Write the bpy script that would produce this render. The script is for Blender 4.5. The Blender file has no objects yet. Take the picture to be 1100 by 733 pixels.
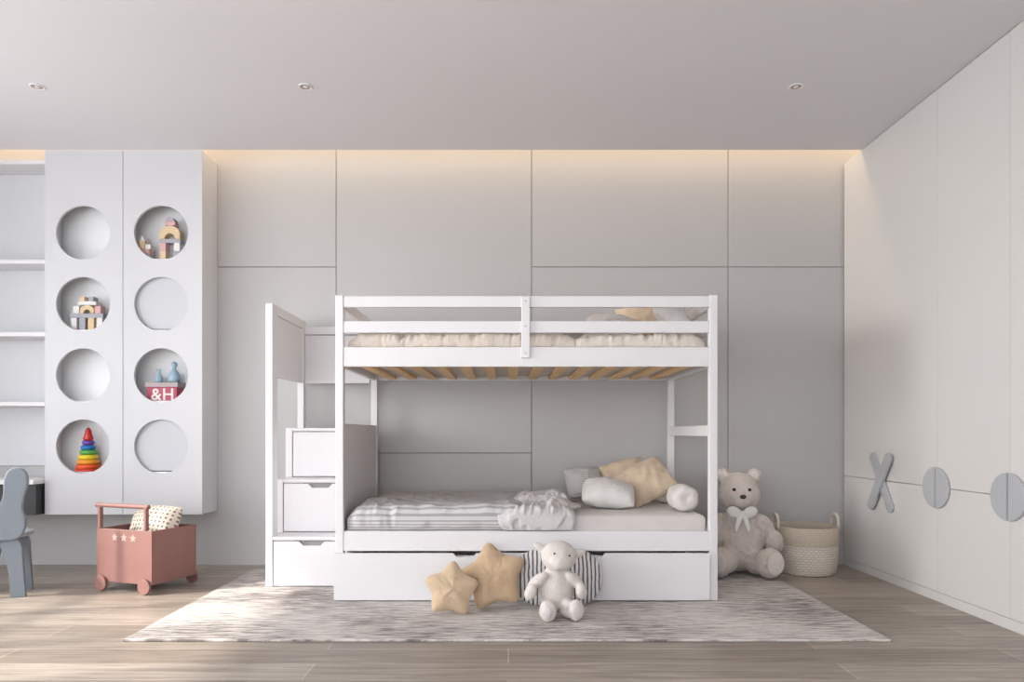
import bpy, bmesh, math, random
from mathutils import Vector, Matrix, Euler, noise
random.seed(4)
scene = bpy.context.scene
scene.view_settings.view_transform = 'Standard'
COL = scene.collection
F = 760.0; CH = 0.93
def PX(u, Y): return (u-546.0)*Y/F
def PZ(v, Y): return CH-(v-465.0)*Y/F

# ------------------------------------------------------------ materials
def new_mat(name):
    m = bpy.data.materials.new(name); m.use_nodes = True
    nt = m.node_tree
    return m, nt, nt.nodes, nt.links, nt.nodes['Principled BSDF']
def simple(name, col, rough=0.5, var=0.03, nscale=6.0, bump=0.0, bscale=200.0, sheen=0.0, metal=0.0, emit=None):
    m, nt, N, L, B = new_mat(name)
    tc = N.new('ShaderNodeTexCoord')
    n = N.new('ShaderNodeTexNoise'); n.inputs['Scale'].default_value = nscale; n.inputs['Detail'].default_value = 4
    L.new(tc.outputs['Object'], n.inputs['Vector'])
    r = N.new('ShaderNodeValToRGB')
    r.color_ramp.elements[0].position = 0.3; r.color_ramp.elements[1].position = 0.7
    r.color_ramp.elements[0].color = (*[max(0, c*(1-var)) for c in col], 1)
    r.color_ramp.elements[1].color = (*[min(1, c*(1+var)) for c in col], 1)
    L.new(n.outputs['Fac'], r.inputs['Fac']); L.new(r.outputs['Color'], B.inputs['Base Color'])
    B.inputs['Roughness'].default_value = rough
    B.inputs['Metallic'].default_value = metal
    if sheen: B.inputs['Sheen Weight'].default_value = sheen
    if bump:
        n2 = N.new('ShaderNodeTexNoise'); n2.inputs['Scale'].default_value = bscale; n2.inputs['Detail'].default_value = 3
        L.new(tc.outputs['Object'], n2.inputs['Vector'])
        b = N.new('ShaderNodeBump'); b.inputs['Strength'].default_value = bump; b.inputs['Distance'].default_value = 0.01
        L.new(n2.outputs['Fac'], b.inputs['Height']); L.new(b.outputs['Normal'], B.inputs['Normal'])
    return m
def stripes(name, c1, c2, freq, axis='X', duty=0.5, dist=0.0, coord='UV', bump=0.0):
    m, nt, N, L, B = new_mat(name)
    tc = N.new('ShaderNodeTexCoord')
    w = N.new('ShaderNodeTexWave'); w.wave_type = 'BANDS'; w.bands_direction = axis; w.wave_profile = 'SIN'
    w.inputs['Scale'].default_value = freq; w.inputs['Distortion'].default_value = dist
    L.new(tc.outputs[coord], w.inputs['Vector'])
    r = N.new('ShaderNodeValToRGB')
    r.color_ramp.elements[0].position = duty-0.10; r.color_ramp.elements[1].position = duty+0.10
    r.color_ramp.elements[0].color = (*c1, 1); r.color_ramp.elements[1].color = (*c2, 1)
    L.new(w.outputs['Fac'], r.inputs['Fac']); L.new(r.outputs['Color'], B.inputs['Base Color'])
    B.inputs['Roughness'].default_value = 0.9
    return m

M_wall = simple('wall_panel_paint', (0.495,0.487,0.484), 0.42, 0.012, 1.5)
M_groove = simple('panel_groove', (0.17,0.17,0.17), 0.8)
M_ceil = simple('ceiling_paint', (0.74,0.725,0.742), 0.8, 0.01, 1.0)
M_white = simple('white_lacquer', (0.80,0.79,0.80), 0.38, 0.01, 2.0)
M_cab = simple('cabinet_lacquer', (0.63,0.63,0.65), 0.4, 0.01, 2.0)
M_cabin = simple('cabinet_interior', (0.90,0.905,0.92), 0.5, 0.01, 2.0)
M_inner = simple('cabinet_inner_panel', (0.575,0.585,0.615), 0.5, 0.01, 2.0)
M_shback = simple('shelf_back_panel', (0.68,0.69,0.71), 0.5, 0.01, 2.0)
M_ward = simple('wardrobe_lacquer', (0.665,0.648,0.635), 0.42, 0.012, 1.2)
M_bed = simple('bed_paint', (0.77,0.755,0.77), 0.4, 0.01, 3.0)
M_handle = stripes('handle_ribbed_grey', (0.38,0.39,0.41), (0.46,0.47,0.49), 24, 'Y', 0.35, 0.0, 'Object')
M_slat = simple('pine_slat', (0.86,0.58,0.30), 0.55, 0.10, 9)
M_dark = simple('dark_recess', (0.10,0.10,0.105), 0.7)
M_deskdark = simple('desk_drawer_grey', (0.04,0.04,0.045), 0.5)
M_mattress = simple('mattress_sheet', (0.67,0.63,0.61), 0.9, 0.03, 8, 0.25, 60, 0.1)
M_linen = simple('beige_linen', (0.70,0.62,0.54), 0.9, 0.05, 10, 0.3, 70, 0.1)
M_linenl = simple('pale_linen', (0.71,0.64,0.575), 0.9, 0.05, 10, 0.25, 80, 0.1)
M_throw = simple('lilac_throw', (0.60,0.575,0.575), 0.85, 0.05, 12, 0.3, 50, 0.1)
M_duvet = stripes('striped_duvet', (0.37,0.37,0.39), (0.62,0.60,0.595), 19, 'Y', 0.32)
M_pstripe = stripes('thin_stripe_pillow', (0.42,0.41,0.41), (0.66,0.64,0.63), 5.5, 'Y', 0.35)
M_pgrey = simple('off_white_pillow', (0.69,0.665,0.65), 0.9, 0.05, 12, 0.3, 90, 0.1)
M_pbeige = simple('champagne_pillow', (0.64,0.51,0.37), 0.75, 0.08, 10, 0.25, 90, 0.2)
M_star = simple('star_velvet', (0.52,0.37,0.235), 0.9, 0.08, 14, 0.4, 90, 0.3)
M_star2 = simple('star_velvet_light', (0.61,0.455,0.31), 0.9, 0.08, 14, 0.4, 90, 0.3)
M_bw = stripes('grey_white_stripe', (0.10,0.10,0.105), (0.72,0.69,0.69), 6.5, 'X', 0.33, 2.0)
M_plush = simple('white_plush', (0.68,0.625,0.59), 1.0, 0.04, 30, 0.35, 160, 0.2)
M_teddy = simple('cream_taupe_plush', (0.65,0.575,0.53), 1.0, 0.06, 30, 0.6, 120, 0.2)
M_teddyl = simple('light_plush', (0.72,0.65,0.61), 1.0, 0.06, 30, 0.5, 120, 0.2)
M_black = simple('black_plastic', (0.02,0.018,0.018), 0.25)
M_bow = simple('white_satin', (0.80,0.78,0.76), 0.5, 0.03)
M_cart = simple('dusty_terracotta_wood', (0.250,0.120,0.103), 0.6, 0.05, 8)
M_starc = simple('cart_star_cream', (0.42,0.32,0.27), 0.7, 0.04)
M_cream = simple('cream', (0.70,0.63,0.55), 0.7, 0.04)
M_chair = simple('blue_grey_paint', (0.20,0.23,0.27), 0.5, 0.03)
M_chairl = simple('pale_blue_grey_paint', (0.36,0.39,0.44), 0.5, 0.03)
M_block = [simple('block_'+n, c, 0.6, 0.05) for n, c in (('pink',(0.66,0.40,0.38)),('natural',(0.70,0.53,0.33)),('grey',(0.38,0.38,0.42)),('white',(0.77,0.75,0.73)),('mauve',(0.45,0.36,0.42)))]
M_blue = simple('dusty_blue_glaze', (0.34,0.48,0.58), 0.4, 0.03)
M_boxred = simple('raspberry_card', (0.50,0.08,0.13), 0.6, 0.03)
M_boxgrey = simple('grey_lid', (0.42,0.36,0.36), 0.6, 0.03)

def mat_floor():
    m, nt, N, L, B = new_mat('oak_plank_floor')
    tc = N.new('ShaderNodeTexCoord')
    br = N.new('ShaderNodeTexBrick')
    br.inputs['Scale'].default_value = 1.0; br.inputs['Brick Width'].default_value = 2.1; br.inputs['Row Height'].default_value = 0.19
    br.inputs['Mortar Size'].default_value = 0.0020; br.inputs['Mortar Smooth'].default_value = 0.1; br.inputs['Bias'].default_value = 0
    br.offset = 0.37; br.offset_frequency = 2
    br.inputs['Color1'].default_value = (0.285,0.238,0.196,1); br.inputs['Color2'].default_value = (0.415,0.36,0.307,1)
    br.inputs['Mortar'].default_value = (0.58,0.52,0.45,1)
    L.new(tc.outputs['Object'], br.inputs['Vector'])
    mp = N.new('ShaderNodeMapping'); mp.inputs['Scale'].default_value = (1.3, 22, 1)
    L.new(tc.outputs['Object'], mp.inputs['Vector'])
    n = N.new('ShaderNodeTexNoise'); n.inputs['Scale'].default_value = 1.6; n.inputs['Detail'].default_value = 8; n.inputs['Roughness'].default_value = 0.65
    n.inputs['Distortion'].default_value = 0.8
    L.new(mp.outputs['Vector'], n.inputs['Vector'])
    r = N.new('ShaderNodeValToRGB'); r.color_ramp.elements[0].position = 0.32; r.color_ramp.elements[1].position = 0.68
    r.color_ramp.elements[0].color = (0.60,0.59,0.58,1); r.color_ramp.elements[1].color = (1.27,1.27,1.27,1)
    L.new(n.outputs['Fac'], r.inputs['Fac'])
    mx = N.new('ShaderNodeMix'); mx.data_type = 'RGBA'; mx.blend_type = 'MULTIPLY'; mx.inputs['Factor'].default_value = 1
    L.new(br.outputs['Color'], mx.inputs['A']); L.new(r.outputs['Color'], mx.inputs['B'])
    L.new(mx.outputs['Result'], B.inputs['Base Color'])
    B.inputs['Roughness'].default_value = 0.38
    b = N.new('ShaderNodeBump'); b.inputs['Strength'].default_value = 0.12; b.inputs['Distance'].default_value = 0.004
    L.new(n.outputs['Fac'], b.inputs['Height']); L.new(b.outputs['Normal'], B.inputs['Normal'])
    return m
def mat_rug():
    m, nt, N, L, B = new_mat('distressed_rug')
    tc = N.new('ShaderNodeTexCoord')
    mp = N.new('ShaderNodeMapping'); mp.inputs['Scale'].default_value = (6.5, 62, 1)
    L.new(tc.outputs['Object'], mp.inputs['Vector'])
    n = N.new('ShaderNodeTexNoise'); n.inputs['Scale'].default_value = 1.0; n.inputs['Detail'].default_value = 5; n.inputs['Roughness'].default_value = 0.72
    L.new(mp.outputs['Vector'], n.inputs['Vector'])
    n3 = N.new('ShaderNodeTexVoronoi'); n3.inputs['Scale'].default_value = 1.5; n3.distance = 'MANHATTAN'
    L.new(tc.outputs['Object'], n3.inputs['Vector'])
    ad3 = N.new('ShaderNodeMath'); ad3.operation = 'MULTIPLY_ADD'; L.new(n3.outputs['Distance'], ad3.inputs[0]); ad3.inputs[1].default_value = 0.15; L.new(n.outputs['Fac'], ad3.inputs[2])
    r = N.new('ShaderNodeValToRGB')
    e = r.color_ramp.elements; e[0].position = 0.49; e[0].color = (0.20,0.178,0.172,1); e[1].position = 0.69; e[1].color = (0.70,0.66,0.625,1)
    x = e.new(0.575); x.color = (0.46,0.42,0.40,1)
    L.new(ad3.outputs[0], r.inputs['Fac']); L.new(r.outputs['Color'], B.inputs['Base Color'])
    B.inputs['Roughness'].default_value = 1.0
    nb = N.new('ShaderNodeTexNoise'); nb.inputs['Scale'].default_value = 180
    L.new(tc.outputs['Object'], nb.inputs['Vector'])
    b = N.new('ShaderNodeBump'); b.inputs['Strength'].default_value = 0.6; b.inputs['Distance'].default_value = 0.006
    L.new(nb.outputs['Fac'], b.inputs['Height']); L.new(b.outputs['Normal'], B.inputs['Normal'])
    return m
def mat_weave(name, c1, c2, sx, sz):
    m, nt, N, L, B = new_mat(name)
    tc = N.new('ShaderNodeTexCoord')
    br = N.new('ShaderNodeTexBrick'); br.inputs['Scale'].default_value = 1
    br.inputs['Brick Width'].default_value = sx; br.inputs['Row Height'].default_value = sz; br.inputs['Mortar Size'].default_value = min(sx, sz)*0.14
    br.inputs['Mortar Smooth'].default_value = 0.8
    br.inputs['Color1'].default_value = (*c1, 1); br.inputs['Color2'].default_value = (*[c*0.9 for c in c1], 1); br.inputs['Mortar'].default_value = (*c2, 1)
    L.new(tc.outputs['UV'], br.inputs['Vector']); L.new(br.outputs['Color'], B.inputs['Base Color'])
    B.inputs['Roughness'].default_value = 0.85
    b = N.new('ShaderNodeBump'); b.inputs['Strength'].default_value = 0.6; b.inputs['Distance'].default_value = 0.006; b.invert = True
    L.new(br.outputs['Fac'], b.inputs['Height']); L.new(b.outputs['Normal'], B.inputs['Normal'])
    return m
def mat_dots():
    m, nt, N, L, B = new_mat('dotted_cotton')
    tc = N.new('ShaderNodeTexCoord')
    mp = N.new('ShaderNodeMapping'); mp.inputs['Scale'].default_value = (13, 10, 12); L.new(tc.outputs['UV'], mp.inputs['Vector'])
    v = N.new('ShaderNodeTexVoronoi'); v.inputs['Scale'].default_value = 1; v.inputs['Randomness'].default_value = 0.15
    L.new(mp.outputs['Vector'], v.inputs['Vector'])
    r = N.new('ShaderNodeValToRGB'); r.color_ramp.interpolation = 'CONSTANT'
    r.color_ramp.elements[0].color = (0.20,0.13,0.10,1); r.color_ramp.elements[1].position = 0.26; r.color_ramp.elements[1].color = (0.66,0.60,0.51,1)
    L.new(v.outputs['Distance'], r.inputs['Fac']); L.new(r.outputs['Color'], B.inputs['Base Color'])
    B.inputs['Roughness'].default_value = 0.9
    return m
M_floor = mat_floor(); M_rug = mat_rug(); M_dots = mat_dots()
M_weave1 = mat_weave('basket_weave_lower', (0.76,0.69,0.61), (0.46,0.38,0.30), 0.03, 0.016)
M_weave2 = mat_weave('basket_weave_band', (0.72,0.625,0.515), (0.52,0.43,0.33), 0.012, 0.010)

# ------------------------------------------------------------ builders
ABS = {}
def link(o): COL.objects.link(o)
def thing(name, label, cat, loc, rotz=0.0, local=False, group=None):
    o = bpy.data.objects.new(name, None); o.empty_display_size = 0.05
    o.location = loc; o.rotation_euler = (0, 0, rotz)
    link(o); o['label'] = label; o['category'] = cat
    if group: o['group'] = group
    ABS[o.name] = Vector((0,0,0)) if local else Vector(loc)
    return o
def fin(name, verts, faces, mat, parent=None, smooth=False, bevel=0.0, uvs=None, label=None, cat=None, kind=None, group=None, center=True):
    vs = [Vector(v) for v in verts]
    if center:
        lo = Vector([min(v[i] for v in vs) for i in range(3)]); hi = Vector([max(v[i] for v in vs) for i in range(3)])
        c = (lo+hi)/2
    else: c = Vector((0,0,0))
    me = bpy.data.meshes.new(name)
    me.from_pydata([v-c for v in vs], [], faces)
    if uvs:
        ul = me.uv_layers.new(name='UVMap')
        for l in me.loops: ul.data[l.index].uv = uvs[l.vertex_index]
    me.materials.append(mat)
    bm = bmesh.new(); bm.from_mesh(me)
    bmesh.ops.recalc_face_normals(bm, faces=bm.faces)
    bm.to_mesh(me); bm.free()
    if smooth:
        for p in me.polygons: p.use_smooth = True
    o = bpy.data.objects.new(name, me); link(o)
    if parent is not None:
        o.parent = parent; o.location = c-ABS[parent.name]
    else: o.location = c
    ABS[o.name] = c
    if bevel:
        b = o.modifiers.new('bevel', 'BEVEL'); b.width = bevel; b.segments = 2; b.limit_method = 'ANGLE'
    if label: o['label'] = label
    if cat: o['category'] = cat
    if kind: o['kind'] = kind
    if group: o['group'] = group
    return o
def bx(x0,x1,y0,y1,z0,z1): return (x0,x1,y0,y1,z0,z1)
def boxes(name, bl, mat, parent=None, bevel=0.003, **k):
    V=[];Fc=[]
    for (x0,x1,y0,y1,z0,z1) in bl:
        b=len(V)
        V+=[(x0,y0,z0),(x1,y0,z0),(x1,y1,z0),(x0,y1,z0),(x0,y0,z1),(x1,y0,z1),(x1,y1,z1),(x0,y1,z1)]
        Fc+=[tuple(b+i for i in f) for f in ((0,3,2,1),(4,5,6,7),(0,1,5,4),(1,2,6,5),(2,3,7,6),(3,0,4,7))]
    return fin(name, V, Fc, mat, parent, bevel=bevel, **k)
def extrude(name, pts, axis, a0, a1, mat, parent=None, bevel=0.0, **k):
    """pts 2D; axis 'Y': (x,z) extruded a0..a1 along y; 'X': (y,z); 'Z': (x,y)"""
    def mk(p, a):
        if axis=='Y': return (p[0], a, p[1])
        if axis=='X': return (a, p[0], p[1])
        return (p[0], p[1], a)
    n=len(pts)
    V=[mk(p,a0) for p in pts]+[mk(p,a1) for p in pts]
    Fc=[tuple(range(n)), tuple(range(2*n-1,n-1,-1))]+[(i,(i+1)%n,n+(i+1)%n,n+i) for i in range(n)]
    return fin(name, V, Fc, mat, parent, bevel=bevel, **k)
def circ(cx, cy, r, n=40, a0=0, a1=2*math.pi, ry=None):
    full = abs(a1-a0-2*math.pi)<1e-6
    m = n if full else n+1
    return [(cx+r*math.cos(a0+(a1-a0)*i/n), cy+(ry or r)*math.sin(a0+(a1-a0)*i/n)) for i in range(m)]
def chaikin(pts, it=3):
    for _ in range(it):
        q=[]
        for i in range(len(pts)):
            a=pts[i]; b=pts[(i+1)%len(pts)]
            q.append((a[0]*.75+b[0]*.25, a[1]*.75+b[1]*.25)); q.append((a[0]*.25+b[0]*.75, a[1]*.25+b[1]*.75))
        pts=q
    return pts
def lathe(name, prof, c, mat, parent=None, n=40, smooth=True, uvm=None, **k):
    V=[];Fc=[];UV=[]
    for j,(r,z) in enumerate(prof):
        for i in range(n+1):
            a=2*math.pi*i/n
            V.append((c[0]+r*math.cos(a), c[1]+r*math.sin(a), c[2]+z)); UV.append((i/n*2*math.pi*0.2, z))
    w=n+1
    for j in range(len(prof)-1):
        for i in range(n): Fc.append((j*w+i, j*w+i+1, (j+1)*w+i+1, (j+1)*w+i))
    return fin(name, V, Fc, mat, parent, smooth=smooth, uvs=UV, **k)
def torus_data(c, R, r, n=32, m=12, flat=1.0):
    V=[];Fc=[]
    for i in range(n):
        a=2*math.pi*i/n
        for j in range(m):
            b=2*math.pi*j/m
            V.append((c[0]+(R+r*math.cos(b))*math.cos(a), c[1]+(R+r*math.cos(b))*math.sin(a), c[2]+r*flat*math.sin(b)))
    for i in range(n):
        for j in range(m):
            Fc.append((i*m+j, ((i+1)%n)*m+j, ((i+1)%n)*m+(j+1)%m, i*m+(j+1)%m))
    return V,Fc
def pillow(name, w, h, t, mat, loc, rot, label, cat='pillow', group=None, n=40, seed=0, parent=None, wr=0.014, ex=.46, pin=.10, rc=.05):
    V=[];UV=[]
    for s in (1,-1):
        for j in range(n+1):
            for i in range(n+1):
                u=-1+2*i/n; v=-1+2*j/n
                u=math.sin(u*math.pi/2); v=math.sin(v*math.pi/2)
                x=u*w/2*(1-pin*(1-v*v)*u*u)*(1-rc*v*v*u*u); y=v*h/2*(1-pin*(1-u*u)*v*v)*(1-rc*v*v*u*u)
                e=max(0,(1-u*u)*(1-v*v))
                z=s*t/2*e**ex
                p=Vector((x*6+seed*3.1, y*6-seed, s*2.0))
                ridge=1-2*abs(noise.noise(Vector((x*9+y*3+seed,y*9-x*4,s*3.0+seed))))
                ridge2=1-2*abs(noise.noise(Vector((x*20-y*9+seed,y*16+x*8,s*5.0+seed))))
                z+=s*wr*noise.fractal(p,1.0,2.0,3)*min(1,e*4) + s*0.7*wr*ridge*min(1,e*5)+ s*0.25*wr*ridge2*min(1,e*6)
                z-= .10*t*(x/(w/2))**2
                V.append((x,y,z)); UV.append(((u+1)/2,(v+1)/2))
    Fc=[]; w1=n+1; o2=w1*w1
    for s in (0,1):
        for j in range(n):
            for i in range(n):
                f=(j*w1+i, j*w1+i+1, (j+1)*w1+i+1, (j+1)*w1+i)
                Fc.append(tuple(x+s*o2 for x in (f if s==0 else f[::-1])))
    o=fin(name, V, Fc, mat, parent, smooth=True, uvs=UV, center=False)
    bm=bmesh.new(); bm.from_mesh(o.data); bmesh.ops.remove_doubles(bm, verts=bm.verts, dist=0.0004); bmesh.ops.recalc_face_normals(bm, faces=bm.faces); bm.to_mesh(o.data); bm.free()
    for p in o.data.polygons: p.use_smooth=True
    o.location=loc; o.rotation_euler=[math.radians(a) for a in rot]
    if parent is None:
        o['label']=label; o['category']=cat
        if group: o['group']=group
    return o
def puff(name, rf, t, mat, loc, rot, label, cat='pillow', group=None, nt=160, nr=18, k=0.5, uvs=3.0, wr=.006):
    """cushion in local XZ plane, outline radius rf(theta)"""
    V=[];UV=[];Fc=[]
    for s in (1,-1):
        for j in range(nr+1):
            q=math.sin(j/nr*math.pi/2)
            for i in range(nt):
                a=2*math.pi*i/nt; R=rf(a)
                x=q*R*math.cos(a); z=q*R*math.sin(a)
                y=s*t/2*max(0,1-q*q)**k*(0.85+0.15*min(1,R/rf(math.pi/2)))
                y+=s*wr*(noise.noise(Vector((x*18,z*18,s)))+.8*(1-2*abs(noise.noise(Vector((x*26,z*26,s*3))))))*(1-q)
                V.append((x,y,z)); UV.append((x*uvs,z*uvs))
    o2=nt*(nr+1)
    for s in (0,1):
        for j in range(nr):
            for i in range(nt):
                f=(j*nt+i, j*nt+(i+1)%nt, (j+1)*nt+(i+1)%nt, (j+1)*nt+i)
                Fc.append(tuple(x+s*o2 for x in f))
    o=fin(name, V, Fc, mat, None, smooth=True, uvs=UV, center=False)
    bm=bmesh.new(); bm.from_mesh(o.data); bmesh.ops.remove_doubles(bm, verts=bm.verts, dist=0.0005); bmesh.ops.recalc_face_normals(bm, faces=bm.faces); bm.to_mesh(o.data); bm.free()
    for p in o.data.polygons: p.use_smooth=True
    o.location=loc; o.rotation_euler=[math.radians(a) for a in rot]
    o['label']=label; o['category']=cat
    if group: o['group']=group
    return o
def blob(name, ells, mat, parent, vox=0.008, fur=0.0, smooth_it=6):
    """union of ellipsoids (c, r, rot_deg) in parent's local frame -> one continuous mesh"""
    bm=bmesh.new()
    for e in ells:
        c,r=e[0],e[1]; rot=e[2] if len(e)>2 else (0,0,0)
        M=Matrix.Translation(c)@Euler([math.radians(a) for a in rot]).to_matrix().to_4x4()@Matrix.Diagonal((r[0],r[1],r[2],1))
        bmesh.ops.create_uvsphere(bm, u_segments=28, v_segments=18, radius=1, matrix=M)
    me=bpy.data.meshes.new(name); bm.to_mesh(me); bm.free()
    tmp=bpy.data.objects.new('tmp', me); link(tmp)
    if len(ells)>1:
        r=tmp.modifiers.new('r','REMESH'); r.mode='VOXEL'; r.voxel_size=vox
        s=tmp.modifiers.new('s','SMOOTH'); s.factor=0.6; s.iterations=smooth_it
    dg=bpy.context.evaluated_depsgraph_get(); dg.update()
    nm=bpy.data.meshes.new_from_object(tmp.evaluated_get(dg))
    bpy.data.objects.remove(tmp)
    if fur:
        for v in nm.vertices:
            v.co += v.normal*fur*noise.noise(v.co*70)
    nm.materials.clear(); nm.materials.append(mat)
    for p in nm.polygons: p.use_smooth=True
    nm.name=name
    o=bpy.data.objects.new(name, nm); link(o)
    o.parent=parent; ABS[o.name]=Vector((0,0,0))
    return o

# ------------------------------------------------------------ room
WY=4.977; CZ=2.82; CE=4.727; RX=2.357
XL=-4.1; XR=2.96; YF=-2.6
def st(o): o['kind']='structure'; return o
st(boxes('floor',[bx(XL-.1,XR+.1,YF-.1,WY+.12,-0.1,0)],M_floor,bevel=0,center=False))
st(boxes('ceiling',[bx(XL-.1,XR+.1,YF-.1,CE,CZ,CZ+.09), bx(XL-.1,XR+.1,CE-.3,WY+.12,3.1,3.18), bx(XL-.1,XR+.1,CE-.32,CE-.3,CZ+.09,3.18)],M_ceil,bevel=0,center=False))
g=0.0022
zs=PZ(287,WY); zl=PZ(487,WY); s1=PX(361,WY); s2=PX(571,WY); s3=PX(782,WY)
pan=[]
for x0,x1,z0,z1 in ((XL,-2.62,0,3.1),(-2.62,s1,0,zs),(-2.62,s1,zs,3.1),(s1,s2,0,zl),(s1,s2,zl,3.1),(s2,s3,0,zs),(s2,s3,zs,3.1),(s3,XR,0,zs),(s3,XR,zs,3.1)):
    pan.append(bx(x0+g,x1-g,WY,WY+.02,z0+(g if z0>0 else 0),z1-g))
st(boxes('wall_back',pan,M_wall,bevel=0.001,center=False))
st(boxes('wall_back_core',[bx(XL-.1,XR+.1,WY+.021,WY+.12,0,3.1)],M_groove,bevel=0)).name='wall_back_backing'
st(boxes('wall_right',[bx(XR,XR+.1,YF,WY+.02,0,3.1)],M_ward,bevel=0))
wl=[bx(XL-.1,XL,YF,WY+.02,0,0.35), bx(XL-.1,XL,YF,WY+.02,2.45,3.1), bx(XL-.1,XL,YF,-2.2,.35,2.45), bx(XL-.1,XL,3.75,WY+.02,.35,2.45), bx(XL-.1,XL,1.0,1.3,.35,2.45)]
st(boxes('wall_left',wl,M_white,bevel=0))
def winframe(name,y0,y1,nm):
    b=[bx(XL-.08,XL-.02,y0,y0+.05,.35,2.45),bx(XL-.08,XL-.02,y1-.05,y1,.35,2.45),bx(XL-.08,XL-.02,y0+.05,y1-.05,.35,.41),bx(XL-.08,XL-.02,y0+.05,y1-.05,2.39,2.45)]
    for i in range(1,nm):
        y=y0+(y1-y0)*i/nm; b.append(bx(XL-.08,XL-.02,y-.025,y+.025,.41,2.39))
    b.append(bx(XL-.07,XL-.03,y0+.05,y1-.05,1.38,1.42))
    st(boxes(name,b,M_white,bevel=0))
winframe('window_1',1.3,3.75,4); winframe('window_2',-2.2,1.0,4)
FX=0.3
st(boxes('wall_front',[bx(XL,XR,YF-.1,YF,0,.2),bx(XL,XR,YF-.1,YF,2.6,3.1),bx(XL,XL+.4,YF-.1,YF,.2,2.6),bx(FX,XR,YF-.1,YF,.2,2.6)],M_white,bevel=0))
fb=[]
for i in range(5):
    x=XL+.4+(FX-XL-.4)*i/4; fb.append(bx(x-.03,x+.03,YF-.08,YF-.02,.2,2.6))
st(boxes('window_3',fb,M_white,bevel=0))

# ------------------------------------------------------------ downlights
M_refl=simple('downlight_reflector',(0.42,0.34,0.32),0.3); M_bulb=simple('bulb_glass',(0.8,0.75,0.7),0.3)
for i,u in enumerate((40,328,855)):
    Y=3.86; x=PX(u,Y)
    t=thing('downlight','small round recessed ceiling downlight with white trim','light',(x,Y,CZ),group='recessed ceiling downlights')
    V,Fc=torus_data((x,Y,CZ-.003),0.034,0.006,flat=.6)
    fin('trim_ring',V,Fc,M_white,t,smooth=True)
    lathe('reflector',[(0.0,-0.002),(0.02,-0.002),(0.030,-0.003),(0.031,-.0005)],(x,Y,CZ),M_refl,t)
    lathe('bulb',[(0.0,-0.008),(0.010,-0.007),(0.013,-0.0022)],(x,Y,CZ),M_bulb,t)

# ------------------------------------------------------------ wardrobe (right side)
wd=thing('built_in_wardrobe','tall off-white flat-front built-in wardrobe with grey shaped handles','wardrobe',(2.65,3.0,0))
boxes('body',[bx(RX+.022,XR-.003,1.06,WY-.012,0.0,CZ-.002)],M_ward,wd,bevel=0)
boxes('plinth',[bx(RX+.006,RX+.021,1.06,WY-.012,0.0,.052)],M_ward,wd,bevel=0.001)
zh=0.629
edges=[4.965,3.886,3.323,2.757,2.19,1.625,1.06]
doors=[]
for i in range(len(edges)-1):
    y1,y0=edges[i],edges[i+1]
    up=boxes('door',[bx(RX,RX+.021,y0+.0009,y1-.0009,zh+.002,CZ-.004)],M_ward,wd,bevel=0.0008)
    lo=boxes('door',[bx(RX,RX+.021,y0+.0009,y1-.0009,.056,zh-.002)],M_ward,wd,bevel=0.0008)
    doors.append((up,lo))
cy,cz=4.45,.62
for sgn in (1,-1):
    L_=.43; w_=.070; a=math.radians(56)*sgn
    base=circ(L_/2-w_/2,0,w_/2,12,-math.pi/2,math.pi/2)+circ(-L_/2+w_/2,0,w_/2,12,math.pi/2,3*math.pi/2)
    pts=[(cy+p[0]*math.cos(a)-p[1]*math.sin(a), cz+p[0]*math.sin(a)+p[1]*math.cos(a)) for p in base]
    off=0.0 if sgn>0 else .014
    extrude('handle',pts,'X',RX-.018-off,RX-.001-off,M_handle,doors[0][0],bevel=.004,label='grey ribbed crossed bar handle')
for k,ye in enumerate(edges[1:5]):
    for sgn,par in ((1,doors[k][0]),(-1,doors[k+1][0])):
        a0=-math.pi/2 if sgn>0 else math.pi/2
        pts=circ(ye+sgn*.005,zh-.002,.113,24,a0,a0+math.pi)
        extrude('handle',pts,'X',RX-.016,RX-.001,M_handle,par,bevel=.004,label='grey ribbed half-disc handle')

# ------------------------------------------------------------ left wall cabinet with round openings
cx0,cx1,cm=PX(48,CE),PX(217,CE),PX(132,CE)
cz0=PZ(553,CE)
cab=thing('wall_cabinet','pale grey wall-hung cabinet with two columns of round openings','cabinet',((cx0+cx1)/2,4.85,cz0))
hc=[2.267,1.79,1.313,0.837]; hx=[-2.842,-2.320]; hr=.181
top=CZ-.003
body=[bx(cx0,cx0+.02,CE+.02,WY-.002,cz0,top),bx(cx1-.02,cx1,CE+.02,WY-.002,cz0,top),bx(cm-.01,cm+.01,CE+.02,WY-.02,cz0+.02,top-.02),bx(cx0+.02,cx1-.02,CE+.02,WY-.002,cz0,cz0+.02),bx(cx0+.02,cx1-.02,CE+.02,WY-.002,top-.02,top)]
boxes('body',body,M_cab,cab,bevel=.001)
BKY=4.885
boxes('back_panel',[bx(cx0+.02,cx1-.02,BKY,WY-.002,cz0+.02,top-.02)],M_cabin,cab,bevel=0)
SH=[zc-hr+.012 for zc in hc]
for z in SH:
    boxes('shelf',[bx(cx0+.021,cm-.011,CE+.022,BKY-.001,z-.018,z),bx(cm+.011,cx1-.021,CE+.022,BKY-.001,z-.018,z)],M_cabin,cab,bevel=0)
for i in (1,3):
    boxes('inner_panel',[bx(cm+.012,cx1-.022,CE+.030,CE+.042,SH[i]+.006,hc[i]+.24)],M_inner,cab,bevel=0)
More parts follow.
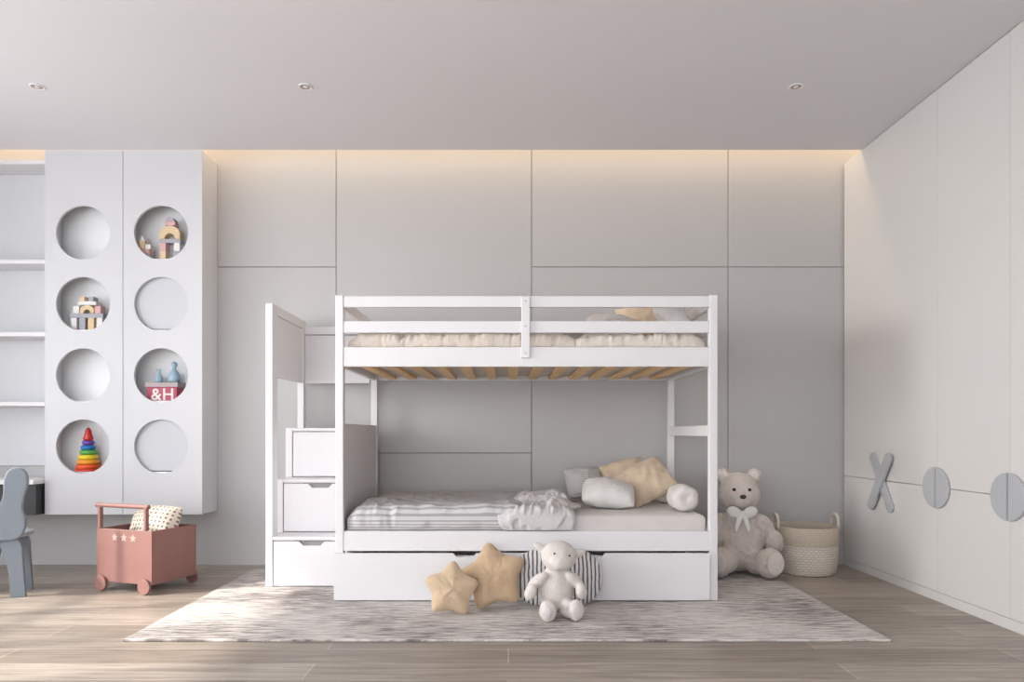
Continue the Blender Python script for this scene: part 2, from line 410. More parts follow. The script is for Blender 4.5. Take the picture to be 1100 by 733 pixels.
def holed(name,x0,x1,z0,z1,cx,czs,r,y0,y1):
    V=[];Fc=[]
    bounds=[z1]+[(czs[i]+czs[i+1])/2 for i in range(len(czs)-1)]+[z0]
    for i,zc in enumerate(czs):
        a,b=bounds[i+1],bounds[i]
        angs=set(2*math.pi*k/64 for k in range(64))
        for X_ in (x0,x1):
            for Z_ in (a,b): angs.add(math.atan2(Z_-zc,X_-cx)%(2*math.pi))
        angs=sorted(angs); n=len(angs); st0=len(V)
        for t in angs:
            c,s=math.cos(t),math.sin(t)
            k=1e9
            if c>1e-9: k=min(k,(x1-cx)/c)
            if c<-1e-9: k=min(k,(x0-cx)/c)
            if s>1e-9: k=min(k,(b-zc)/s)
            if s<-1e-9: k=min(k,(a-zc)/s)
            for y in (y0,y1):
                V.append((cx+r*c,y,zc+r*s)); V.append((cx+k*c,y,zc+k*s))
        for q in range(n):
            A=st0+q*4; B=st0+((q+1)%n)*4
            Fc+=[(A,B,B+1,A+1),(A+2,A+3,B+3,B+2),(A,A+2,B+2,B)]
    b=len(V)
    V+=[(x0,y0,z0),(x1,y0,z0),(x1,y0,z1),(x0,y0,z1),(x0,y1,z0),(x1,y1,z0),(x1,y1,z1),(x0,y1,z1)]
    Fc+=[(b,b+1,b+5,b+4),(b+1,b+2,b+6,b+5),(b+2,b+3,b+7,b+6),(b+3,b,b+4,b+7)]
    return fin(name,V,Fc,M_cab,cab)
holed('door',cx0,cm-.002,cz0,top,hx[0],hc,hr,CE-.0,CE+.019)
holed('door',cm+.002,cx1,cz0,top,hx[1],hc,hr,CE-.0,CE+.019)

# open shelves beside cabinet
sx0,sx1=XL+.003,cx0-.004
bs=thing('bookshelf','pale built-in open shelving beside the wall cabinet','shelf',(-3.6,4.85,.62))
boxes('back_panel',[bx(sx0,sx1,WY-.018,WY-.002,.70,2.80)],M_shback,bs,bevel=0)
for v in (172,279,357,432):
    z=PZ(v,CE+.03)
    boxes('shelf',[bx(sx0,sx1,CE+.03,WY-.02,z-.028,z)],M_bed,bs,bevel=.002)
dk=thing('desk','white-topped wall desk with dark grey drawer front','desk',(-3.6,4.75,0))
zd=PZ(515,4.70)
boxes('desk_top',[bx(sx0,sx1,4.62,WY-.003,zd-.03,zd)],M_white,dk,bevel=.003)
boxes('drawer',[bx(sx0+.01,sx1-.01,4.66,WY-.01,zd-.235,zd-.031)],M_deskdark,dk,bevel=.003)
boxes('leg',[bx(sx0,sx0+.04,4.7,WY-.02,0,zd-.236)],M_white,dk,bevel=.002)

# ------------------------------------------------------------ toys in openings
BG='wooden building blocks on the cabinet shelves'
BO=[0,0,1.0]
TY=4.805
def blk(kind,x,z,w,h,mi,d=.05,y=TY,label=None):
    ox,oz,sc=BO
    x=ox+(x-ox)*sc; z=oz+(z-oz)*sc; w*=sc; h*=sc; d*=sc
    m=M_block[mi]; lab={0:'pink',1:'natural wood',2:'grey',3:'white',4:'mauve'}[mi]+' painted wooden toy block on cabinet shelf'
    if kind=='c': pts=[(x-w/2,z),(x+w/2,z),(x+w/2,z+h),(x-w/2,z+h)]
    elif kind=='t': pts=[(x-w/2,z),(x+w/2,z),(x,z+h)]
    elif kind=='a':
        pts=[(x-w/2,z)]+[(x+math.cos(t)*w*.25,z+math.sin(t)*w*.28) for t in [math.pi-math.pi*i/12 for i in range(13)]]+[(x+w/2,z)]+[(x+math.cos(t)*w*.5,z+h*.35+math.sin(t)*h*.65) for t in [math.pi*i/16 for i in range(17)]]
    elif kind=='h': pts=circ(x,z,w/2,20,0,math.pi,ry=h)
    o=extrude('toy_block',pts,'Y',y-d/2,y+d/2,m,None,bevel=.0015)
    o['label']=lab; o['category']='toy block'; o['group']=BG
z=SH[0]+.0005; x=hx[1]; BO=[x,z,1.25]
x-=.010
blk('c',x-.098,z,.060,.030,2); blk('c',x-.098,z+.0305,.050,.026,0); blk('c',x-.112,z+.057,.028,.045,1); blk('c',x-.080,z+.057,.026,.025,3); blk('t',x-.112,z+.1025,.030,.028,3)
blk('c',x+.000,z,.032,.045,1); blk('c',x+.000,z+.0455,.032,.045,0); blk('c',x+.076,z,.032,.045,2); blk('c',x+.076,z+.0455,.032,.045,3)
blk('c',x+.038,z+.091,.115,.020,2)
blk('a',x+.038,z+.1115,.110,.072,1)
blk('c',x+.038,z+.184,.055,.022,0); blk('h',x+.038,z+.2065,.045,.025,4)
z=SH[1]+.0005; x=hx[0]-.015; BO=[x,z,1.12]
for i in range(4): blk('c',x-.07+i*.052,z,.036,.075,[3,2,1,3][i])
blk('c',x+.008,z+.0755,.20,.026,2)
blk('c',x-.055,z+.102,.035,.045,3); blk('c',x+.075,z+.102,.035,.045,0); blk('a',x+.01,z+.102,.085,.050,1)
blk('c',x+.01,z+.153,.11,.022,3); blk('c',x-.018,z+.1755,.028,.028,1); blk('c',x+.035,z+.1755,.030,.028,2)
z=SH[2]+.0005; x=hx[1]-.05
gb=thing('toy_box','raspberry red box with grey lid and white lettering','box',(x+.03,4.82,z))
boxes('box_body',[bx(x-.068,x+.135,4.77,4.87,z,z+.092)],M_boxred,gb,bevel=.002)
boxes('lid',[bx(x-.078,x+.145,4.762,4.878,z+.0925,z+.124)],M_boxgrey,gb,bevel=.002)
cu=bpy.data.curves.new('txt','FONT'); cu.body='&H'; cu.size=.112; cu.extrude=.0012; cu.align_x='CENTER'; cu.offset=.0015; cu.space_character=1.1
to=bpy.data.objects.new('txt',cu); link(to); bpy.context.view_layer.update()
dg=bpy.context.evaluated_depsgraph_get(); tm=bpy.data.meshes.new_from_object(to.evaluated_get(dg)); bpy.data.objects.remove(to)
tm.materials.clear(); tm.materials.append(M_bow)
tl=bpy.data.objects.new('lettering',tm); link(tl); tl.parent=gb; tl.rotation_euler=(math.pi/2,0,0)
tl.location=Vector((x+.040,4.7682,z+.006))-ABS[gb.name]; tl['label']='white ampersand and H letters'
pr=[(0,0),(.03,.0),(.037,.02),(.036,.045),(.022,.07),(.011,.085),(.013,.098),(.02,.112),(.014,.127),(0,.132)]
for dx,sc in ((-.010,.72),(.095,1.1)):
    o=lathe('figurine',[(r*sc*.95,h*sc) for r,h in pr],(x+dx,4.82,z+.1245),M_blue,None,n=28)
    o['label']='small dusty-blue rounded figurine standing on a box' if sc<1 else 'taller dusty-blue rounded figurine standing on a box'; o['category']='figurine'
z=SH[3]+.0005; x=hx[0]-.010
rs=thing('ring_stacker','wooden rainbow ring stacking toy with red cone top','toy',(x,TY,z))
lathe('base',[(0,0),(.078,0),(.0795,.006),(.078,.015),(0,.015)],(x,TY,z),simple('ring_base',(0.70,0.05,0.03),0.35),rs)
lathe('pole',[(.008,.015),(.008,.21)],(x,TY,z),M_block[1],rs,n=12)
rc=[(0.75,0.10,0.02),(0.80,0.32,0.02),(0.80,0.60,0.03),(0.10,0.40,0.08),(0.02,0.18,0.50),(0.16,0.06,0.35)]
zz=z+.015
for i,c in enumerate(rc):
    R=.077-.0075*i; rr=.0170
    V,Fc=torus_data((x,TY,zz+rr*.95),R-rr,rr,flat=.95)
    fin('ring',V,Fc,simple('ring_paint',c,0.3),rs,smooth=True); zz+=rr*1.9
lathe('finial',[(0,0),(.028,.0),(.032,.01),(.024,.04),(.017,.07),(.008,.085),(0,.088)],(x,TY,zz),simple('finial_red',(0.55,0.03,0.03),0.3),rs,n=28)

# ------------------------------------------------------------ rug
boxes('rug',[bx(-1.712,1.70,3.14,4.76,.0005,.012)],M_rug,bevel=.004,label='cream and mauve distressed woven rug under the bunk bed',cat='rug')
RZ=.0125

# ------------------------------------------------------------ bunk bed
Y0,Y1=3.862,4.91
BL,BR=PX(360,Y0),PX(771,Y0); pw=.044
bed=thing('bunk_bed','white wooden bunk bed with guard rails and trundle drawer','bed',((BL+BR)/2,(Y0+Y1)/2,RZ))
TZ=1.682
for x in (BL,BR-pw):
    for y in (Y0,Y1-pw):
        boxes('post',[bx(x,x+pw,y,y+pw,RZ,TZ)],M_bed,bed,bevel=.004)
il,ir=BL+pw,BR-pw
def zf(v): return PZ(v,Y0)
for y in (Y0+.004,Y1-.030):
    boxes('guard_rail',[bx(il,ir,y,y+.026,zf(330),zf(318))],M_bed,bed,bevel=.003)
    boxes('guard_rail',[bx(il,ir,y,y+.026,zf(357.5),zf(345))],M_bed,bed,bevel=.003)
    boxes('side_rail',[bx(il,ir,y,y+.026,zf(394),zf(373))],M_bed,bed,bevel=.003)
    boxes('side_rail',[bx(il,ir,y,y+.026,zf(592.5),zf(571))],M_bed,bed,bevel=.003)
br=boxes('guard_brace',[bx(PX(560,Y0),PX(569,Y0),Y0-.014,Y0+.003,zf(385),zf(319))],M_bed,bed,bevel=.003)
M_bolt=simple('bolt_metal',(.5,.5,.5),.3,metal=1)
for v in (324,351,380):
    b=circ(PX(564.5,Y0),zf(v),.006,16)
    extrude('bolt',b,'Y',Y0-.017,Y0-.0135,M_bolt,br)
for x in (BL+.008,BR-.034):
    ya,yb=Y0+pw,Y1-pw
    boxes('end_rail',[bx(x,x+.026,ya,yb,zf(330),zf(318))],M_bed,bed)
    boxes('end_rail',[bx(x,x+.026,ya,yb,zf(394),zf(373))],M_bed,bed)
    boxes('end_rail',[bx(x,x+.026,ya,yb,zf(592),zf(571))],M_bed,bed)
boxes('end_rail',[bx(BR-.034,BR-.008,Y0+pw,Y1-pw,zf(357),zf(345))],M_bed,bed)
boxes('end_rail',[bx(BR-.034,BR-.008,Y0+pw,Y1-pw,zf(469),zf(457))],M_bed,bed)
boxes('headboard',[bx(BL+.008,BL+.034,Y0+pw,Y1-pw,zf(571),.98)],M_bed,bed,label='solid white lower end panel')
sl=[];sl2=[]
n=14
for i in range(n):
    x=il+.03+(ir-il-.06)*(i+.5)/n
    sl.append(bx(x-.030,x+.030,Y0+.031,Y1-.031,zf(394)+.006,zf(394)+.026))
    sl2.append(bx(x-.035,x+.035,Y0+.031,Y1-.031,.293,.305))
boxes('slat_base',sl,M_slat,bed,bevel=.002,label='honey pine bed slats')
boxes('slat_base',sl2,M_slat,bed,bevel=.002,label='honey pine bed slats')
def notch_front(name,x0,x1,z0,z1,y0,y1,notches,parent,mat=M_bed,dep=.024):
    pts=[(x0,z0),(x1,z0),(x1,z1)]
    for a,b in sorted(notches,reverse=True):
        r=min(dep,(b-a)/2)
        for i in range(9):
            t=math.pi/2*i/8; pts.append((b-r*.9*math.sin(t),z1-r*math.sin(t)))
        for i in range(8,-1,-1):
            t=math.pi/2*i/8; pts.append((a+r*.9*math.sin(t),z1-r*math.sin(t)))
    pts.append((x0,z1))
    return extrude(name,pts,'Y',y0,y1,mat,parent,bevel=.002)
tr=boxes('trundle_drawer',[bx(il+.004,ir-.004,Y0+.012,Y0+.03,.06,.255),bx(il+.004,ir-.004,Y1-.10,Y1-.08,.04,.20),bx(il+.004,il+.02,Y0+.03,Y1-.1,.04,.20),bx(ir-.02,ir-.004,Y0+.03,Y1-.1,.04,.20),bx(il+.02,ir-.02,Y0+.03,Y1-.1,.04,.055)],M_bed,bed,bevel=.001)
notch_front('drawer_front',BL-.003,PX(761.5,Y0),RZ+.006,zf(594.2),Y0-.020,Y0-.002,[(PX(487,Y0),PX(512,Y0)),(PX(622,Y0),PX(650,Y0))],tr,dep=.020)
for x in (-.7,-.1,.5,.95):
    b=circ(0,0,.02,16)
    extrude('caster',[(Y0+.15+p[0],RZ+.02+p[1]) for p in b],'X',x,x+.02,M_dark,tr)

# mattresses & linens
def rbox(name,x0,x1,y0,y1,z0,z1,mat,label,cat,r=.03):
    o=boxes(name,[bx(x0,x1,y0,y1,z0,z1)],mat,bevel=0,label=label,cat=cat)
    b=o.modifiers.new('b','BEVEL'); b.width=r; b.segments=5
    for p in o.data.polygons: p.use_smooth=True
    return o
ML=.306; MT=.475
rbox('mattress',il+.006,ir-.006,Y0+.036,Y1-.036,ML,MT,M_mattress,'white lower bunk mattress with fitted sheet','mattress')
UM0=zf(394)+.0265; UM1=1.445
rbox('mattress',il+.006,ir-.006,Y0+.046,Y1-.036,UM0,UM1,M_linenl,'white upper bunk mattress with fitted sheet','mattress')
def cloth(name,x0,x1,ztop,yf,yb,drop,thick,mat,label,cat,amp=.02,seed=0,nx=150,ny=100,wob=.02,su=1.0,bul=.03,fs=1.0,rot=0.0,fr=.5,f2=.35,peak=None):
    """draped bedding (closed shell): path runs up the mattress front, round the edge and back over the top"""
    V=[];UV=[];Fc=[];Vb=[]
    r=.034; arc=r*math.pi/2; Lt=yb-yf-r; tot=drop+arc+Lt
    ys=yf
    for j in range(ny+1):
        s=tot*(j/ny)
        if s<drop: y=ys; z=ztop+.001-r-drop+s; ny_,nz_=-1,0
        elif s<drop+arc:
            t=(s-drop)/r; y=ys+r*(1-math.cos(t)); z=ztop+.001-r+r*math.sin(t); ny_,nz_=-math.cos(t),math.sin(t)
        else: y=ys+r+(s-drop-arc); z=ztop+.001; ny_,nz_=0,1
        for i in range(nx+1):
            a=i/nx; x=x0+(x1-x0)*a
            ex=min(1,min(a,1-a)*(x1-x0)/.09); eb=min(1,(tot-s)/.10); ef=min(1,s/.05)
            e=math.sin(ex*math.pi/2)*math.sin(eb*math.pi/2)*(.25+.75*math.sin(ef*math.pi/2))
            wx=noise.noise(Vector((x*2.1+seed,s*2.1,1.7)))*.6
            p=Vector((x*3.4*fs+seed,s*5*fs,seed*.7))
            f=noise.fractal(p,1.0,2.0,4)
            fold=1-2.2*abs(noise.noise(Vector((x*4*fs+seed*2+wx,s*4.5*fs+x*3+wx,3.3))))
            fold2=1-2.2*abs(noise.noise(Vector((x*11*fs-s*3+wx*3,s*6*fs,8.1+seed))))
            h=thick*(nz_*1.0+(1-nz_)*fr)*e+amp*(f*.6+fold*.6+fold2*f2)*(.2+.8*e)
            if peak:
                px,py,pr_,ph=peak
                h+=ph*math.exp(-((x-px)**2+(y-py)**2)/(pr_*pr_))*e
            h=max(.003,h)
            k=h if nz_>.5 else min(h,bul)
            xx=x+wob*noise.noise(Vector((seed,s*5,a*2)))*(1 if a<.04 or a>.96 else .3)+rot*(s-drop)
            V.append((xx,y+ny_*k,z+nz_*k)); Vb.append((xx,y,z)); UV.append((x*su,s*su))
    w=nx+1; N0=len(V)
    for j in range(ny):
        for i in range(nx):
            q=(j*w+i,j*w+i+1,(j+1)*w+i+1,(j+1)*w+i); Fc.append(q); Fc.append(tuple(N0+t for t in q[::-1]))
    for i in range(nx):
        Fc.append((i,N0+i,N0+i+1,i+1)); b=ny*w; Fc.append((b+i,b+i+1,N0+b+i+1,N0+b+i))
    for j in range(ny):
        Fc.append((j*w,(j+1)*w,N0+(j+1)*w,N0+j*w)); Fc.append((j*w+nx,N0+j*w+nx,N0+(j+1)*w+nx,(j+1)*w+nx))
    return fin(name,V+Vb,Fc,mat,None,smooth=True,uvs=UV+UV,label=label,cat=cat)
cloth('duvet',il+.022,.12,MT,Y0+.035,Y1-.05,.048,.050,M_duvet,'grey and white thin-striped duvet on lower bunk','bedding',amp=.021,seed=2,bul=.032,fs=1.3,f2=.3)
cloth('throw_blanket',-.02,.35,MT+.026,Y0+.006,Y1-.16,.072,.010,M_throw,'crumpled pale lilac-grey throw blanket on lower bunk','blanket',amp=.030,seed=9,nx=130,ny=130,wob=.13,bul=.020,fs=2.2,rot=.08,f2=.6,peak=(.20,4.30,.16,.045))
cloth('duvet',il+.02,.37,UM1,Y0+.045,Y1-.05,.014,.024,M_linen,'crumpled beige linen duvet on upper bunk','bedding',amp=.022,seed=11,bul=.014,fs=2.4,fr=.2,f2=.6)
cloth('blanket',.372,ir-.03,UM1,Y0+.045,Y1-.05,.014,.020,M_linenl,'smooth cream sheet on upper bunk','bedding',amp=.018,seed=17,bul=.013,fs=2.2,fr=.3,f2=.6)
G1='pillows on the lower bunk'
pillow('pillow',.28,.24,.13,M_pstripe,(.51,4.70,.595),(56,0,14),'thin-striped grey pillow leaning on bunk wall side',group=G1,seed=1,rc=.10)
pillow('pillow',.35,.26,.14,M_pgrey,(.60,4.24,.570),(24,6,-6),'rounded off-white pillow lying on lower bunk',group=G1,seed=2,wr=.012,rc=.14,ex=.5)
pillow('pillow',.30,.27,.12,M_pbeige,(.77,4.70,.630),(60,-14,0),'champagne pillow tucked behind other pillows',group=G1,seed=3)
pillow('pillow',.34,.30,.12,M_pbeige,(.86,4.40,.630),(48,-24,8),'champagne satin square pillow tilted on its corner',group=G1,seed=4,ex=.55,wr=.018,rc=.08)
def bolster(x,y0,y1,z,r,mat,label):
    V=[];Fc=[];n=36
    prof=[(0,.012),(r*.25,.004),(r*.5,.0),(r*.8,.006),(r*.95,.018),(r,.035)]
    L_=y1-y0
    pr=[(q,y0+d) for q,d in prof]+[(r*(1+.02*math.sin(k*1.7)),y0+.05+(L_-.1)*k/14) for k in range(1,14)]+[(q,y1-d) for q,d in prof[::-1]]
    for (q,y) in pr:
        for i in range(n):
            a=2*math.pi*i/n; qq=q*(1+.03*math.sin(a*5+y*20)); V.append((x+qq*math.cos(a),y,z+qq*math.sin(a)))
    for j in range(len(pr)-1):
        for i in range(n): Fc.append((j*n+i,j*n+(i+1)%n,(j+1)*n+(i+1)%n,(j+1)*n+i))
    return fin('bolster_pillow',V,Fc,mat,None,smooth=True,label=label,cat='pillow')
bolster(1.010,4.00,4.22,MT+.079,.075,M_mattress,'pale round bolster pillow at bunk end')
bolster(1.005,4.50,4.75,MT+.090,.085,M_linen,'cream round bolster pillow against the bunk end')
G2='pillows on the upper bunk'
pillow('pillow',.36,.30,.13,M_pstripe,(.64,4.33,1.580),(24,8,-6),'thin-striped pillow lying on upper bunk',group=G2,seed=5)
pillow('pillow',.34,.32,.13,M_pbeige,(.88,4.56,1.635),(44,0,14),'champagne pillow leaning on upper bunk',group=G2,seed=6)
pillow('pillow',.30,.30,.13,M_pgrey,(.97,4.18,1.615),(10,48,0),'pale pillow propped at upper bunk end',group=G2,seed=7)

# ------------------------------------------------------------ staircase
SX0,SX1=-1.445,-.955
sf=[4.208,4.40,4.59]; tz=[.31,.64,.96]
stc=thing('storage_staircase','white wooden storage staircase with drawers and side guard panel','stairs',((SX0+SX1)/2,4.55,0))
xi=-1.402
boxes('side_panel',[bx(SX0,xi,4.208,4.30,RZ,1.70),bx(SX0,xi,4.845,4.90,RZ,1.70),bx(SX0,xi,4.30,4.845,RZ,tz[0]-.001),bx(SX0,xi,4.40,4.845,tz[0]-.001,tz[1]),bx(SX0,xi,4.59,4.845,tz[1],tz[2])],M_bed,stc,bevel=.003)
boxes('guard_panel',[bx(SX0+.008,xi-.008,4.30,4.845,1.27,1.64)],M_bed,stc,bevel=.002)
boxes('handrail',[bx(SX0,xi,4.30,4.845,1.641,1.70)],M_bed,stc,bevel=.004)
boxes('back_panel',[bx(xi,SX1,4.875,4.895,1.27,1.60)],M_bed,stc,bevel=.003)
boxes('back_rail',[bx(xi,SX1,4.865,4.90,1.605,1.66)],M_bed,stc,bevel=.003)
M_notchshade=simple('notch_shade_grey',(.32,.31,.32),.7)  # grey that paints in the shade of the drawer notches
for i in range(3):
    zb=RZ if i==0 else tz[i-1]+.001
    boxes('step_body',[bx(xi+.001,SX1,sf[i]+.02,4.865,zb,tz[i]-.022)],M_bed,stc,bevel=.001)
    boxes('tread',[bx(xi+.001,SX1,sf[i]-.004,4.86,tz[i]-.021,tz[i])],M_bed,stc,bevel=.004)
    xc=-1.17
    zt=tz[i]-.028
    if i<2:
        boxes('notch_shade',[bx(xc-.11,xc+.11,sf[i]+.0165,sf[i]+.0195,zt-.05,zt+.003)],M_notchshade,stc,bevel=0)  # thin grey sheet behind the notch, its colour stands in for shade
        notch_front('drawer',xi+.006,SX1-.004,zb+.006,zt,sf[i],sf[i]+.016,[(xc-.075,xc+.075)],stc,dep=.026)
    else:
        boxes('drawer',[bx(xi+.006,SX1-.004,sf[i],sf[i]+.016,zb+.006,zt)],M_bed,stc,bevel=.002)

# ------------------------------------------------------------ teddy bear (large)
tb=thing('teddy_bear','large cream-taupe plush teddy bear sitting with white bow beside basket','soft toy',(1.51,4.64,RZ),rotz=math.radians(-8),local=True)
E=[((0,0,.19),(.160,.13,.18)),((0,.0,.31),(.12,.10,.13)),((0,-.01,.515),(.135,.12,.12)),((0,-.015,.57),(.105,.10,.09)),((0,-.10,.49),(.068,.060,.055)),
   ((-.10,.0,.640),(.046,.030,.046)),((.10,.0,.640),(.046,.030,.046)),
   ((.10,-.10,.09),(.080,.12,.080),(0,0,20)),((.155,-.19,.10),(.092,.065,.098),(0,0,25)),
   ((-.10,-.10,.09),(.080,.12,.080),(0,0,-20)),((-.155,-.19,.10),(.092,.065,.098),(0,0,-25)),
   ((.150,-.03,.31),(.060,.060,.10),(15,-38,0)),((.205,-.075,.22),(.058,.060,.09),(25,-18,0)),
   ((-.150,-.03,.31),(.060,.060,.10),(15,38,0)),((-.20,-.075,.22),(.058,.060,.09),(25,18,0))]
blob('bear_body',E,M_teddy,tb,vox=.009,fur=.004)
for sx in (-1,1):
    blob('eye',[((sx*.048,-.117,.552),(.011,.009,.011))],M_black,tb)
    blob('foot_pad',[((sx*.180,-.243,.103),(.062,.013,.070),(0,0,sx*25))],M_teddyl,tb)
    blob('inner_ear',[((sx*.10,-.024,.640),(.028,.010,.028))],M_teddyl,tb)
blob('nose',[((0,-.160,.510),(.020,.012,.014))],M_black,tb)
blob('bow',[((0,-.130,.40),(.020,.016,.022)),((-.050,-.123,.41),(.048,.014,.036),(0,20,0)),((.050,-.123,.41),(.048,.014,.036),(0,-20,0)),((-.026,-.134,.34),(.018,.010,.062),(0,16,0)),((.026,-.136,.34),(.018,.010,.062),(0,-16,0))],M_bow,tb,vox=.005,smooth_it=2)

# small plush: head tilted a little to one side
sb=thing('plush_toy','small off-white plush animal sitting on rug','soft toy',(.238,3.555,RZ),rotz=math.radians(6),local=True)
tilt=Matrix.Rotation(math.radians(9),3,'Y'); hc0=Vector((0,0,.22))
def HT(c): return tuple(hc0+tilt@(Vector(c)-hc0))
E=[((0,0,.125),(.088,.078,.115)),((0,0,.19),(.065,.058,.07)),(HT((0,-.02,.300)),(.090,.078,.078)),(HT((0,-.075,.280)),(.058,.052,.045)),(HT((0,-.02,.345)),(.058,.052,.03)),
   (HT((-.100,-.01,.328)),(.040,.016,.022),(0,36,0)),(HT((.100,-.01,.328)),(.040,.016,.022),(0,-18,0)),
   ((.05,-.07,.05),(.043,.08,.045),(0,0,18)),((.078,-.135,.056),(.043,.030,.054),(0,0,18)),
   ((-.05,-.07,.05),(.043,.08,.045),(0,0,-12)),((-.062,-.135,.056),(.043,.030,.054),(0,0,-12)),
   ((-.095,-.03,.18),(.030,.034,.065),(20,48,0)),((-.135,-.055,.130),(.030,.032,.045),(20,20,0)),
   ((.092,-.03,.18),(.030,.034,.065),(20,-45,0)),((.118,-.06,.13),(.030,.032,.045),(25,-10,0))]
blob('plush_body',E,M_plush,sb,vox=.006,fur=.001)
for sx in (-1,1):
    blob('eye',[(HT((sx*.038,-.091,.320)),(.005,.005,.005))],M_black,sb)
    blob('foot_pad',[((sx*.073,-.162,.056),(.024,.006,.030),(0,0,sx*15))],M_pgrey,sb)
    blob('nostril',[(HT((sx*.015,-.126,.286)),(.004,.003,.004))],M_teddy,sb)

# star pillows and striped cushion
def starf(R,inner=.60,rot=math.pi/2,so=.28):
    def base(a):
        t=((a-rot)%(2*math.pi/5))/(2*math.pi/5); t=abs(t-0.5)*2
        ang=(1-t)*math.pi/5
        ri=inner*R
        x1,y1=R,0; x2,y2=ri*math.cos(math.pi/5),ri*math.sin(math.pi/5)
        c,s=math.cos(ang),math.sin(ang)
        den=c*(y2-y1)-s*(x2-x1)
        return (x1*(y2-y1)-y1*(x2-x1))/den
    def f(a):
        return sum(base(a+d*so/2)*w for d,w in ((-1,.15),(-.5,.22),(0,.26),(.5,.22),(1,.15)))
    return f
puff('star_pillow',starf(.153,.66),.11,M_star2,(PX(485,3.60),3.590,.135),(-18,6,8),'small light tan star-shaped cushion leaning on the drawer',cat='pillow',group='star cushions',k=.45,wr=.008)
puff('star_pillow',starf(.196,.64),.12,M_star,(PX(530,3.70),3.700,.176),(-18,-12,-4),'larger tan star-shaped cushion leaning on the drawer',cat='pillow',group='star cushions',k=.45,wr=.009)
def wings(a):
    return .108*(1+1.28*abs(math.cos(a))**1.2-.10*abs(math.cos(a))**12)
puff('striped_cushion',wings,.11,M_bw,(.262,3.765,.160),(-10,0,0),'grey and white striped winged cushion behind the plush toy',cat='pillow',k=.5,uvs=2.2)

# ------------------------------------------------------------ basket
bxx,byy=1.985,4.735
bk=thing('woven_basket','round cream woven storage basket with two handles','basket',(bxx,byy,0))
lathe('basket_body',[(0,0.0)]+[(.186,0),(.196,.012),(.201,.09),(.204,.19)]+[(.196,.19),(.193,.09),(.188,.02),(0,.015)],(bxx,byy,0),M_weave1,bk,n=64)
lathe('rim_band',[(.204,.1905),(.2075,.20),(.2065,.305),(.200,.312),(.196,.305),(.196,.1905),(.204,.1905)],(bxx,byy,0),M_weave2,bk,n=64,label='beige woven upper band')
for sx in (-1,1):
    pts=[];V=[];Fc=[]
    for k in range(17):
        t=math.pi*k/16
        c_,s_=math.cos(t),math.sin(t)
        pts.append(Vector((bxx+sx*.199,byy+math.copysign(abs(c_)**.55,c_)*.055,.29+abs(s_)**.6*.092)))
    m=10
    for k,p in enumerate(pts):
        tg=(pts[min(16,k+1)]-pts[max(0,k-1)]).normalized(); sd=Vector((1,0,0)); up=tg.cross(sd)
        for j in range(m):
            a=2*math.pi*j/m; V.append(tuple(p+sd*math.cos(a)*.009+up*math.sin(a)*.011))
    for k in range(16):
        for j in range(m): Fc.append((k*m+j,k*m+(j+1)%m,(k+1)*m+(j+1)%m,(k+1)*m+j))
    Fc+=[tuple(range(m)),tuple(range(16*m+m-1,16*m-1,-1))]
    fin('handle',V,Fc,M_cream,bk,smooth=True)

# ------------------------------------------------------------ cart
W,D=.424,.337; th=math.radians(-20)
C=Vector((-2.036,4.04))
ofs=Matrix.Rotation(th,2)@Vector((W/2,-D/2))
ct=thing('toy_cart','dusty terracotta wooden toy cart with wheels and star motifs','toy cart',(C[0]-ofs[0],C[1]-ofs[1],0),rotz=th,local=True)
zb,zt=.055,.365; t_=.014
boxes('cart_box',[bx(-W/2,W/2,-D/2,-D/2+t_,zb,zt),bx(-W/2,W/2,D/2-t_,D/2,zb,zt),bx(-W/2,-W/2+t_,-D/2+t_,D/2-t_,zb,zt),bx(W/2-t_,W/2,-D/2+t_,D/2-t_,zb,zt),bx(-W/2+t_,W/2-t_,-D/2+t_,D/2-t_,zb,zb+t_)],M_cart,ct,bevel=.003)
for x in (-W/2+.045,W/2-.045):
    for y in (-D/2-.019,D/2+.003):
        extrude('wheel',[(x+p[0],.046+p[1]) for p in circ(0,0,.045,28)],'Y',y,y+.016,M_cart,ct,bevel=.003)
for i in range(3):
    sx=-.07+i*.07
    pts=[]
    for k in range(10):
        r=.026 if k%2==0 else .012; a=math.pi/2+k*math.pi/5
        pts.append((sx+r*math.cos(a),.318+r*math.sin(a)))
    extrude('star',pts,'Y',-D/2-.001,-D/2+.001,M_starc,ct,label='cream star motif')
for xa in (-W/2+.01,W/2-.06):
    boxes('handle_post',[bx(xa,xa+.02,-D/2-.004,-D/2+.02,zt,.495)],M_cart,ct,bevel=.004)
extrude('handle_bar',[(p[0]-D/2+.008,p[1]+.502) for p in circ(0,0,.013,16)],'X',-W/2-.01,W/2-.03,M_cart,ct)
pillow('cushion',.37,.27,.13,M_dots,(ct.location[0]+.025,ct.location[1]+.02,.372),(62,0,-20),'cream dotted cushion standing in the toy cart',cat='pillow',seed=9,rc=.12,ex=.5,wr=.010)

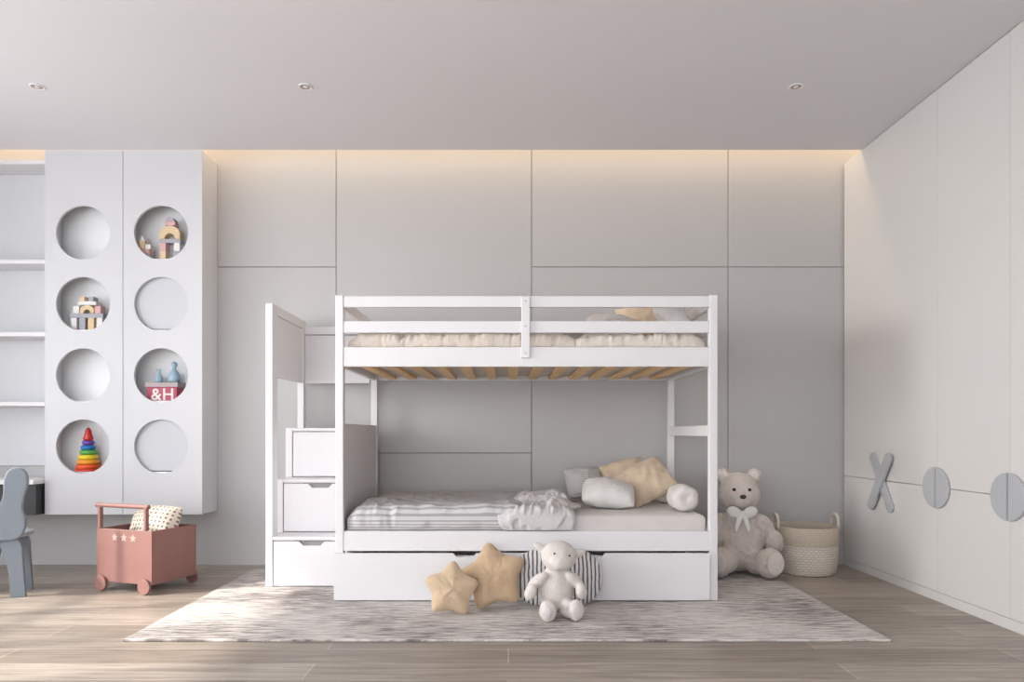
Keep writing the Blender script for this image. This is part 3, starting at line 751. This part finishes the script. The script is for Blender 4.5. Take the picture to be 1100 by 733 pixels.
# ------------------------------------------------------------ child chair
ch=thing('child_chair','blue-grey wooden child chair with rabbit-ear backrest','chair',(-2.915,4.08,0),rotz=math.radians(18),local=True)
half=[(0,0),(.12,0),(.155,.05),(.160,.13),(.14,.17),(.150,.24),(.176,.33),(.154,.405),(.090,.415),(.050,.36),(.05,.25),(.03,.20),(0,.195)]
out=half+[(-x,z) for x,z in half[::-1][1:-1]]
pts=[(x,z+.325) for x,z in chaikin(out,3)]
extrude('backrest',pts,'Y',-.160,-.130,M_chair,ch,bevel=.008)
sp=chaikin([(-.13,-.13),(.13,-.13),(.145,.0),(.13,.13),(-.13,.13),(-.145,0)],3)
extrude('seat',sp,'Z',.335,.36,M_chairl,ch,bevel=.004)
for sx in (-1,1):
    for y in (-.128,.07):
        q=1.0 if y<0 else .85
        lp=chaikin([(sx*q*.02,.334),(sx*q*.130,.334),(sx*q*.135,.20),(sx*q*.150,.0),(sx*q*.150,.0),(sx*q*.075,.0),(sx*q*.075,.0),(sx*q*.070,.14),(sx*q*.04,.24)],2)
        extrude('leg',lp,'Y',y,y+.028,M_chair,ch,bevel=.004)

# ------------------------------------------------------------ lights
w=bpy.data.worlds.new('world'); scene.world=w; w.use_nodes=True
bg=w.node_tree.nodes['Background']; bg.inputs['Color'].default_value=(0.925,0.957,1.0,1); bg.inputs['Strength'].default_value=4.9
sd=bpy.data.lights.new('sun','SUN'); sd.energy=6.0; sd.angle=math.radians(3.0); sd.color=(1.0,.93,.84)
so=bpy.data.objects.new('sun',sd); link(so)
so.rotation_euler=Vector((0.75,0.22,-0.60)).to_track_quat('-Z','Y').to_euler()
def area(name,loc,rot,sx,sy,power,col):
    l=bpy.data.lights.new(name,'AREA'); l.shape='RECTANGLE'; l.size=sx; l.size_y=sy; l.energy=power; l.color=col
    o=bpy.data.objects.new(name,l); link(o); o.location=loc; o.rotation_euler=[math.radians(a) for a in rot]; return o
area('cove_light',((XL+XR)/2,4.84,3.06),(0,0,0),XR-XL-.4,.05,17,(1.0,.76,.52))
gl=area('window_glow',(-9.0,1.7,2.45),(0,0,0),2.0,2.0,420,(1.0,.96,.91))
gl.rotation_euler=(Vector((2.36,4.3,1.3))-Vector((-9.0,1.7,2.45))).to_track_quat('-Z','Y').to_euler()

cam=bpy.data.cameras.new('camera'); co=bpy.data.objects.new('camera',cam); link(co)
cam.sensor_width=36; cam.lens=F/1100*36; cam.shift_x=.0036; cam.shift_y=.0895
co.location=(0,0,CH); co.rotation_euler=(math.pi/2,0,0); cam.clip_start=.05
scene.camera=co
